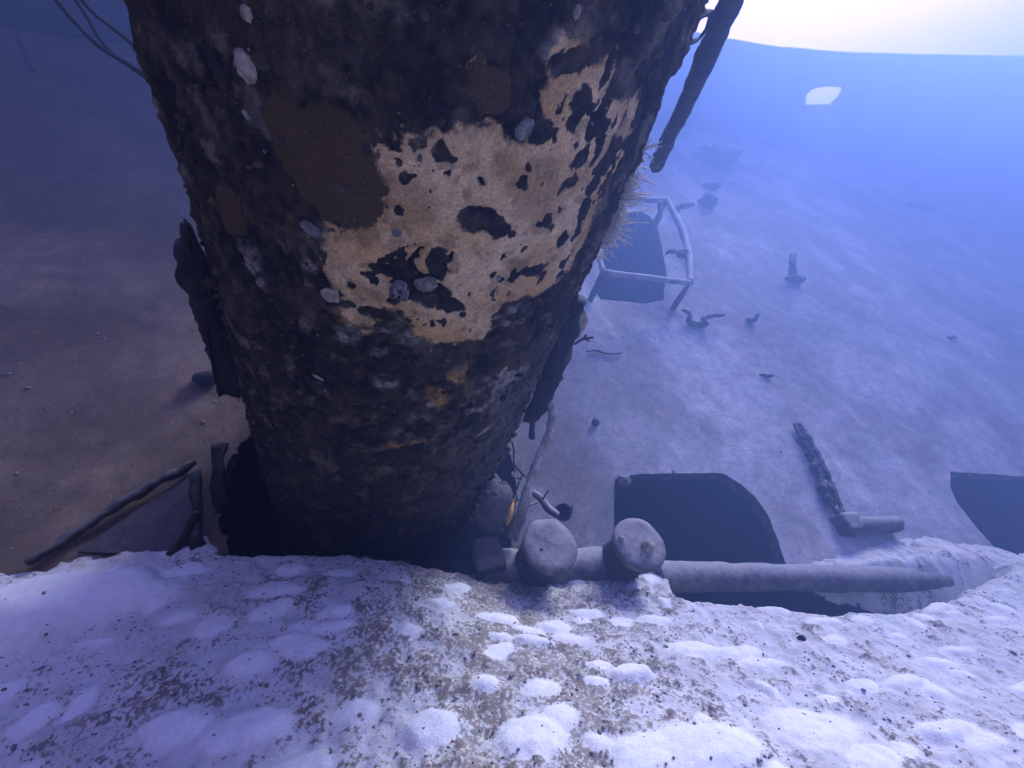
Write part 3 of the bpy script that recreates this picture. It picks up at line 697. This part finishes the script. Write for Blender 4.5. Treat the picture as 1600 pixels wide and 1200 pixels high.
for i, (q, r_, lab) in enumerate([([(60, -40), (88, 0), (120, 38), (152, 70), (192, 96), (232, 120)], .010, 'thick dark cable, lowest of the three running up left from the mast'),
                                  ([(92, -40), (118, 0), (140, 34), (156, 62), (186, 92), (228, 122)], .007, 'thin dark cable, middle of the three running up left from the mast'),
                                  ([(104, -30), (128, 0), (150, 24), (176, 44), (225, 84)], .009, 'dark cable, uppermost of the three running up left from the mast')]):
    o = MB().tube([dep(a, b, 2.05 - .18 * (1 - k / (len(q) - 1))) for k, (a, b) in enumerate(q)], r_, seg=8, noise=.002).build('cable', M['cable'])
    tag(o, lab, 'cable', 'cables tied to the mast')
for q, lab, zz in [([(22, -10), (25, 30), (33, 75), (52, 112)], 'faint rope trailing down the deck in the far upper left corner', 4.6), ([(66, 38), (88, 50), (112, 56), (148, 55)], 'short sagging rope just below the bulwark at upper left', 5.2)]:
    tag(MB().tube([dep(a, b, zz) for a, b in q], .018, seg=8, noise=.005).build('rope', M['cable']), lab, 'rope')

# ------------------------------------------------------------------ twin bollards on their base beam
bol = thing('twin_bollard', dk(900, 905), 'twin mooring bollard with two round caps rising from the silt', 'bollard')
HB = .47
b1 = dxy(860, 853, HB); b2_ = dxy(1000, 850, HB)
e_ = (b2_ - b1) / np.linalg.norm(b2_ - b1)
q0 = b1 - e_ * .34; q1 = b2_ + e_ * .20
mb = MB(); bx3 = EX * e_[0] + EY * e_[1]; by3 = np.cross(N, bx3)
mb.tube([D(*q0, .08), D(*(b1), .08), D(*b2_, .08), D(*q1, .07)], [.135, .13, .125, .12], seg=20, noise=.02, nscale=9, sub=8)
mb.build('base_beam', M['grey_steel'], bol)
for bxy, sd_, rr, lab in ((b1, 1, .168, 'flaking grey cap of the bollard nearest the mast'), (b2_, 9, .172, 'smooth grey cap of the bollard with two knobs')):
    po = MB().lathe(D(*bxy), N, [(.15, -.4), (.145, .1), (.135, .25), (.135, HB - .12), (.150, HB - .05), (.16, HB - .02)], seg=40, noise=.010, seed=sd_).build('post', M['dark_steel'], bol)
    o = MB().lathe(D(*bxy), N, [(.13, HB - .045), (rr - .006, HB - .038), (rr, HB - .02), (rr, HB), (rr - .012, HB + .012), (rr * .7, HB + .016), (rr * .35, HB + .017), (.001, HB + .018)], seg=44, noise=.009, seed=sd_, nscale=16).build('cap', M['grey_steel'], po)
    o['label'] = lab
mb = MB()
for k in range(90):
    c0 = (b1, b2_)[k % 2]; a = rng.uniform(0, 6.28); r_ = rng.uniform(.004, .011)
    if k < 8: q_ = D(c0[0], c0[1], HB + .012) + (EX * math.cos(a) + EY * math.sin(a)) * .155 * math.sqrt(rng.random())
    else: q_ = D(c0[0], c0[1], rng.uniform(.12, HB - .08)) + (EX * math.cos(a) + EY * math.sin(a)) * .137
    mb.blob(q_, r_, noise=.5, nscale=2.4, sub=2, seed=k)
o = mb.build('crust_growth', M['crust'], bol); o['kind'] = 'stuff'
w_ = dk(1012, 853, HB + .03); MB().blob(w_, .043, noise=.35, seed=3).build('knob', M['shell'], po)
w_ = dk(971, 841, HB + .02); MB().blob(w_, .017, noise=.3, seed=4).build('knob', M['shell'], po)
pipe = thing('long_pipe', dk(1250, 905), 'long silted pipe running right from the twin bollard across the deck', 'pipe')
pth = [dk(1022, 902, .10), dk(1100, 901, .10), dk(1200, 902, .10), dk(1320, 904, .09), dk(1440, 906, .08), dk(1530, 909, .06), dk(1620, 915, .03)]
MB().tube(pth, [.11, .098, .096, .10, .10, .095, .09], seg=18, noise=.014, nscale=8, sub=14).build('tube', M['grey_steel'], pipe)
w_ = dk(1084, 899, .16); vdir = CAM - w_; vdir /= np.linalg.norm(vdir)
dr_ = MB().lathe(w_, N * .6 + vdir * .8 - rt * 0, [(.042, -.03), (.042, .012), (.031, .018), (.026, .0), (.024, -.03)], seg=20, noise=.002).build('drain_rim', M['grey_steel'], pipe)
MB().lathe(w_, N * .6 + vdir * .8, [(.027, -.004), (.001, -.012)], seg=20).build('drain_hole_shade', M['black'], dr_)  # black disc, the shade inside the hole given as colour

# ------------------------------------------------------------------ growth between mast foot and bollard
rope = thing('encrusted_rope', dk(815, 800), 'pale crusted rope slanting down from the right mast bracket to the bollards', 'rope')
def rp(px, py, h): return dk(px, py, h)
MB().tube([rp(846, 600, .75), rp(858, 622, .72), rp(862, 648, .62), rp(857, 678, .55), rp(845, 705, .5), rp(833, 740, .46), rp(822, 772, .42), rp(812, 808, .34), rp(800, 840, .22)],
          [.024, .026, .028, .024, .024, .03, .034, .036, .04], seg=12, noise=.014, nscale=24, sub=8).build('strand', M['rope'], rope)
MB().tube([rp(838, 640, .70), rp(832, 662, .6), rp(831, 683, .45)], [.022, .018, .024], seg=8, noise=.01).build('dark_strand', M['dark_steel'], rope)
for q in ([(800, 690), (803, 706), (803, 724), (812, 736), (822, 746)], [(792, 700), (798, 720), (806, 730)], [(812, 752), (806, 766), (802, 778)], [(816, 742), (814, 748), (808, 747)]):
    tw = MB().tube([rp(a, b, .5) for a, b in q], .006, seg=6, noise=.002, sub=5).build('twig', M['cable'], rope)
spg = thing('black_cup_sponge', rp(878, 806, .40), 'black cup-shaped growth at the end of a short dark stem above the bollard', 'sponge')
MB().tube([rp(832, 768, .42), rp(846, 780, .42), rp(856, 793, .42), rp(872, 806, .42)], [.022, .026, .026, .02], seg=10, noise=.008).build('stem', M['steel'], spg)
MB().tube([rp(848, 780, .44), rp(857, 765, .48)], [.008, .007], seg=7).build('twig', M['steel'], spg)
MB().tube([rp(840, 784, .44), rp(827, 790, .44)], [.009, .006], seg=7).build('twig', M['steel'], spg)
w_ = rp(880, 801, .42); vdir = CAM - w_; vdir /= np.linalg.norm(vdir); ax_ = vdir * .75 + upv * .55; ax_ /= np.linalg.norm(ax_)
MB().lathe(w_, ax_, [(.02, -.05), (.045, -.03), (.055, .0), (.056, .02), (.049, .024), (.040, -.01), (.001, -.035)], seg=22, noise=.004, nscale=30).build('cup', M['black'], spg)
MB().tube([rp(893, 800, .44), rp(895, 788, .46)], [.007, .003], seg=6).build('spine', M['black'], spg)
tag(MB().tube([rp(802, 780, .48), rp(801, 790, .49), rp(798, 800, .50), rp(795, 810, .49), rp(792, 820, .47)], [.006, .011, .017, .017, .006], seg=12, noise=.003, nscale=40).build('yellow_growth', M['yellow']), 'small golden yellow growth hanging beside the crusted rope', 'sponge')
cor = thing('coral_clump', rp(768, 800, .25), 'dull knobbly coral clump squeezed between mast foot and bollard', 'coral')
w_ = rp(770, 792, .26)
r_ = np.random.default_rng(5)
mb = MB(); mb.blob(w_, (.15, .15, .17), noise=.22, seed=12)
for k in range(70):
    v = r_.normal(size=3); v /= np.linalg.norm(v)
    if v @ vdir < -.1: continue
    mb.blob(w_ + v * np.array([.15, .15, .17]), r_.uniform(.014, .024), noise=.25, sub=2, seed=k)
mb.build('head', M['coral'], cor)['kind'] = 'stuff'
MB().tube([rp(760, 728, .3), rp(776, 750, .32), rp(790, 780, .32), rp(802, 806, .28)], [.012, .022, .028, .02], seg=10, noise=.01).build('branch', M['coral'], cor)
tag(MB().box(rp(757, 878, .12), [EX, EY, N], (.09, .11, .12), noise=.03, div=6).build('rusted_block', M['dark_steel']), 'dark rusted block half buried between mast foot and twin bollard', 'block')

# ------------------------------------------------------------------ broken frame at the left of the mast foot
fr = thing('broken_steelwork', dk(250, 800), 'broken dark steel frame leaning on the deck left of the mast foot', 'frame')
MB().tube([dk(40, 880, .05), dk(110, 838, .05), dk(190, 785, .06), dk(255, 748, .08), dk(306, 722, .10)], [.02, .03, .032, .036, .03], seg=9, noise=.03, nscale=13, sub=12, squash=.8).build('long_bar', M['dark_steel'], fr)
c_ = (dk(343, 690, .20) + dk(345, 790, .0)) / 2; ax1 = dk(343, 690, .20) - dk(345, 790, .0); Lh = np.linalg.norm(ax1) / 2; ax1 /= 2 * Lh; ax2 = np.cross(ax1, N); ax2 /= np.linalg.norm(ax2)
MB().box(c_, [ax1, ax2, np.cross(ax1, ax2)], (Lh, .035, .02), noise=.03, div=9).build('upright', M['dark_steel'], fr)
MB().tube([dk(306, 735, .2), dk(308, 790, .14), dk(306, 870, .02)], [.022, .024, .03], seg=8, noise=.03, nscale=14, sub=10).build('upright', M['dark_steel'], fr)
pl = [dk(120, 862, .02), dk(302, 735, .06), dk(300, 868, .02), dk(200, 872, .0)]
MB().add(pl + [p - N * .02 for p in pl], [(0, 1, 2, 3), (7, 6, 5, 4), (0, 4, 5, 1), (1, 5, 6, 2), (2, 6, 7, 3), (3, 7, 4, 0)]).build('gusset_plate', M['dark_steel'], fr, smooth=False)
MB().tube([dk(268, 868, .05), dk(296, 818, .12), dk(308, 800, .16)], [.03, .03, .02], seg=8, noise=.012).build('brace', M['dark_steel'], fr)
tag(MB().blob(dk(322, 592, .05), (.09, .07, .05), noise=.4, seed=9).build('stone', M['hold']), 'rough dark stone on the deck below the left mast bracket', 'stone')

# ------------------------------------------------------------------ hatch with raised guard frame
hh = .40
hat = thing('hatch_guard', dk(1000, 470), 'raised pale guard frame round the dark hatch behind the mast', 'hatch')
fl, frt, br_, bl = dk(943, 426, hh), dk(1078, 442, hh), dk(1042, 312, hh), dk(976, 307, hh)
MB().tube([fl, (fl + frt) / 2, frt], .036, seg=10, noise=.008).build('front_rail', M['pale_rail'], hat)
MB().tube([frt, dk(1076, 400, hh), dk(1064, 355, hh), br_], [.04, .048, .046, .04], seg=10, noise=.026, nscale=9).build('side_rail', M['pale_rail'], hat)
MB().tube([br_, dk(1010, 312, hh), bl], .046, seg=10, noise=.024).build('back_rail', M['pale_rail'], hat)
MB().tube([fl, dk(936, 388, hh), dk(950, 340, hh), bl], .034, seg=10, noise=.01).build('side_rail', M['pale_rail'], hat)
for i, p in enumerate((fl, frt, br_, bl)):
    MB().tube([p, p - N * (hh / 2), p - N * (hh + .03)], [.03, .034, .04], seg=10, noise=.014).build('leg', M['steel'], hat)
p0 = dk(1032, 316, hh); MB().tube([p0, dk(1030, 340, .25), dk(1026, 350, .1)], [.04, .05, .03], seg=8, noise=.03, nscale=9).build('hanging_rag', M['steel'], hat)
MB().tube([dk(1056, 392, hh), dk(1045, 393, .35), dk(1040, 398, .25)], [.04, .025, .012], seg=8, noise=.015).build('crust_lump', M['steel'], hat)
MB().blob(dk(1066, 396, hh), (.07, .06, .07), noise=.5, seed=4).build('crust_lump', M['steel'], hat)

# ------------------------------------------------------------------ wreckage lying on the deck
def debris(name, mat, label, cat, pix, rad, h=.06, noise=.02, nscale=12, sub=6):
    o = MB().tube([dk(a, b, hk) for (a, b), hk in zip(pix, [h] * len(pix) if np.isscalar(h) else h)], rad, seg=10, noise=noise, nscale=nscale, sub=sub).build(name, M[mat])
    return tag(o, label, cat)
hk = thing('bent_cleat', dk(1095, 505), 'bent two-horned cleat lying just below the hatch', 'cleat')
MB().tube([dk(1066, 484, .16), dk(1078, 490, .12), dk(1077, 502, .06), dk(1095, 506, .05), dk(1104, 505, .06)], [.018, .025, .04, .045, .04], seg=10, noise=.014).build('horn', M['steel'], hk)
MB().tube([dk(1100, 507, .05), dk(1100, 498, .10), dk(1112, 493, .14), dk(1132, 492, .18)], [.04, .04, .034, .02], seg=10, noise=.014).build('horn', M['steel'], hk)
debris('scrap', 'steel', 'small dark scrap right of the bent cleat', 'debris', [(1168, 500), (1178, 498), (1186, 489)], [.03, .05, .02], [.03, .05, .14], .02)
cl = thing('broken_fitting', dk(1240, 440), 'upright broken fitting standing alone in the middle of the deck', 'fitting')
MB().tube([dk(1240, 436, .02), dk(1238, 415, .2), dk(1240, 396, .3)], [.07, .055, .045], seg=10, noise=.02).build('stump', M['steel'], cl)
MB().blob(dk(1243, 436, .05), (.14, .11, .08), noise=.5, seed=31).build('base', M['steel'], cl)
debris('bent_rod', 'steel', 'bent rod sticking out beyond the far corner of the hatch', 'rod', [(1054, 334), (1060, 325), (1070, 321), (1083, 319)], [.06, .06, .055, .03], [.05, .12, .18, .22], .02)
tag(MB().blob(dk(1107, 314, .08), (.18, .16, .15), noise=.5, seed=33).build('lump', M['steel']), 'small dark lump on the deck behind the bent rod', 'debris')
tag(MB().blob(dk(1120, 243, .15), (.55, .35, .22), noise=.55, seed=34).build('mound', M['steel']), 'hazy dark mound below the bulwark beside the hanging pipe', 'debris')
pl = [dk(1075, 378, .16), dk(1088, 416, .02), dk(1077, 417, .02), dk(1072, 395, .1)]
tag(MB().add(pl + [p - bn * .03 for p in pl], [(0, 1, 2, 3), (7, 6, 5, 4), (0, 4, 5, 1), (1, 5, 6, 2), (2, 6, 7, 3), (3, 7, 4, 0)]).build('steel_plate', M['steel'], smooth=False), 'narrow dark plate leaning on the hatch guard frame', 'plate')
debris('twisted_wire', 'steel', 'thin twisted wire on the deck left of the bent cleat', 'wire', [(917, 549), (932, 547), (948, 552), (972, 551)], [.012, .014, .014, .01], .03, .008)
tag(MB().blob(dk(931, 659, .03), (.035, .03, .04), noise=.35, seed=36).build('shell', M['grey_steel']), 'single round shell on the deck right of the crusted rope', 'shell')
tag(MB().blob(dk(1196, 586, .02), (.10, .035, .03), noise=.5, seed=37).build('scrap', M['steel']), 'flat dark scrap on the open deck above the larger opening', 'debris')
tag(MB().blob(dk(1436, 322, .08), (.5, .2, .18), noise=.55, seed=38).build('scrap', M['steel']), 'faint lump on the far deck near the right end of the bulwark', 'debris')
tag(MB().blob(dk(1112, 290, .05), (.2, .1, .08), noise=.5, seed=39).build('scrap', M['steel']), 'faint lump on the far deck behind the hatch', 'debris')
tag(MB().blob(dk(1485, 527, .02), (.11, .05, .04), noise=.5, seed=40).build('scrap', M['steel']), 'small dark scrap on the empty right-hand side of the deck', 'debris')
tag(MB().blob(dk(975, 752, .04), (.06, .05, .05), noise=.5, seed=41).build('crust_lump', M['grey_steel']), 'crusted lump on the upper left corner of the larger opening', 'debris')
# heavy chain lying down the deck, link by link
chn = thing('heavy_chain', dk(1285, 735), 'crusted heavy chain lying down the deck right of the larger opening', 'chain')
cp = [(1252, 674), (1259, 688), (1267, 702), (1274, 716), (1281, 730), (1287, 744), (1292, 757), (1296, 772), (1304, 786)]
for i, (a, b) in enumerate(cp):
    c_ = dk(a, b, .06); w2 = dk(*cp[min(i + 1, len(cp) - 1)], .06) - dk(*cp[max(i - 1, 0)], .06); w2 /= np.linalg.norm(w2)
    sdv = np.cross(N, w2); sdv = sdv if i % 2 == 0 else (sdv * .35 + N * .9)
    L = .10; W = .042 + .012 * (i > 5)
    pts = [c_ + w2 * L * math.cos(t_) + sdv * W * math.sin(t_) for t_ in np.linspace(0, 2 * math.pi, 11)]
    mb = MB().tube(pts, .021, seg=8, noise=.026, nscale=16, sub=3, cap=False)
    lk_ = mb.build('link', M['dark_steel'], chn)
    for q in range(2): MB().blob(c_ + sdv * rng.uniform(-.08, .08) + w2 * rng.uniform(-.06, .06), rng.uniform(.018, .04), noise=.6, nscale=2.5, seed=i * 3 + q).build('crust_lump', M['dark_steel'], lk_)
stub = thing('pipe_stub', dk(1350, 820), 'short thick pipe stub with a block end at the foot of the chain', 'pipe')
MB().tube([dk(1326, 820, .07), dk(1360, 820, .07), dk(1396, 819, .07), dk(1400, 819, .07)], [.075, .07, .075, .06], seg=16, noise=.016).build('tube', M['grey_steel'], stub)
ax_x = dk(1396, 817, .13) - dk(1326, 818, .13); ax_x /= np.linalg.norm(ax_x); ay_ = np.cross(N, ax_x)
MB().box(dk(1324, 820, .07), [ax_x, ay_, N], (.08, .075, .075), noise=.025, div=5).build('block_end', M['steel'], stub)
# small dark snail on the silt
v = ray(1252, 1001); tt_ = 2.0
for _ in range(40):
    P = CAM + v * tt_
    if P[2] < ground_z(P[0], P[1]): break
    tt_ += .03
sn = MB().blob((P[0], P[1], ground_z(P[0], P[1]) + .012), (.022, .018, .018), noise=.3, seed=50)
tag(sn.build('snail', M['black']), 'small black snail alone on the right foreground silt', 'snail')

# plankton and silt flecks drifting in the water
mb = MB(); tet = np.array([(0, 0, 1), (.94, 0, -.33), (-.47, .82, -.33), (-.47, -.82, -.33)])
for k in range(260):
    c_ = dep(rng.uniform(0, 1600), rng.uniform(0, 880), rng.uniform(.8, 3.2) ** 1.0)
    mb.add(c_ + tet * rng.uniform(.0006, .0016) * (1 + rng.uniform(-.4, .4, (4, 1))), [(0, 1, 2), (0, 2, 3), (0, 3, 1), (1, 3, 2)])
tag(mb.build('drifting_flecks', M['tuft'], smooth=False), 'tiny pale flecks of plankton drifting in the water', 'plankton', kind='stuff')

# ------------------------------------------------------------------ the water itself
def haze():
    m = bpy.data.materials.new('haze'); m.use_nodes = True; nt = m.node_tree
    for n_ in list(nt.nodes):
        if n_.type != 'OUTPUT_MATERIAL': nt.nodes.remove(n_)
    out = [n_ for n_ in nt.nodes if n_.type == 'OUTPUT_MATERIAL'][0]
    pv = nt.nodes.new('ShaderNodeVolumePrincipled')
    pv.inputs['Color'].default_value = (*HAZE_COLOR, 1); pv.inputs['Density'].default_value = HAZE_DENSITY
    pv.inputs['Anisotropy'].default_value = HAZE_G
    nt.links.new(pv.outputs[0], out.inputs['Volume'])
    lo, hi = np.array([-31, -21, -5.2]), np.array([46, 34, 17.0])
    c8 = [(x, y, z) for z in (lo[2], hi[2]) for (x, y) in ((lo[0], lo[1]), (hi[0], lo[1]), (hi[0], hi[1]), (lo[0], hi[1]))]
    o = MB().add(c8, [(0, 3, 2, 1), (4, 5, 6, 7), (0, 1, 5, 4), (1, 2, 6, 5), (2, 3, 7, 6), (3, 0, 4, 7)]).build('haze', m, smooth=False)
    o['kind'] = 'stuff'; o['label'] = 'blue underwater haze filling the whole scene'; o['category'] = 'water'
haze()
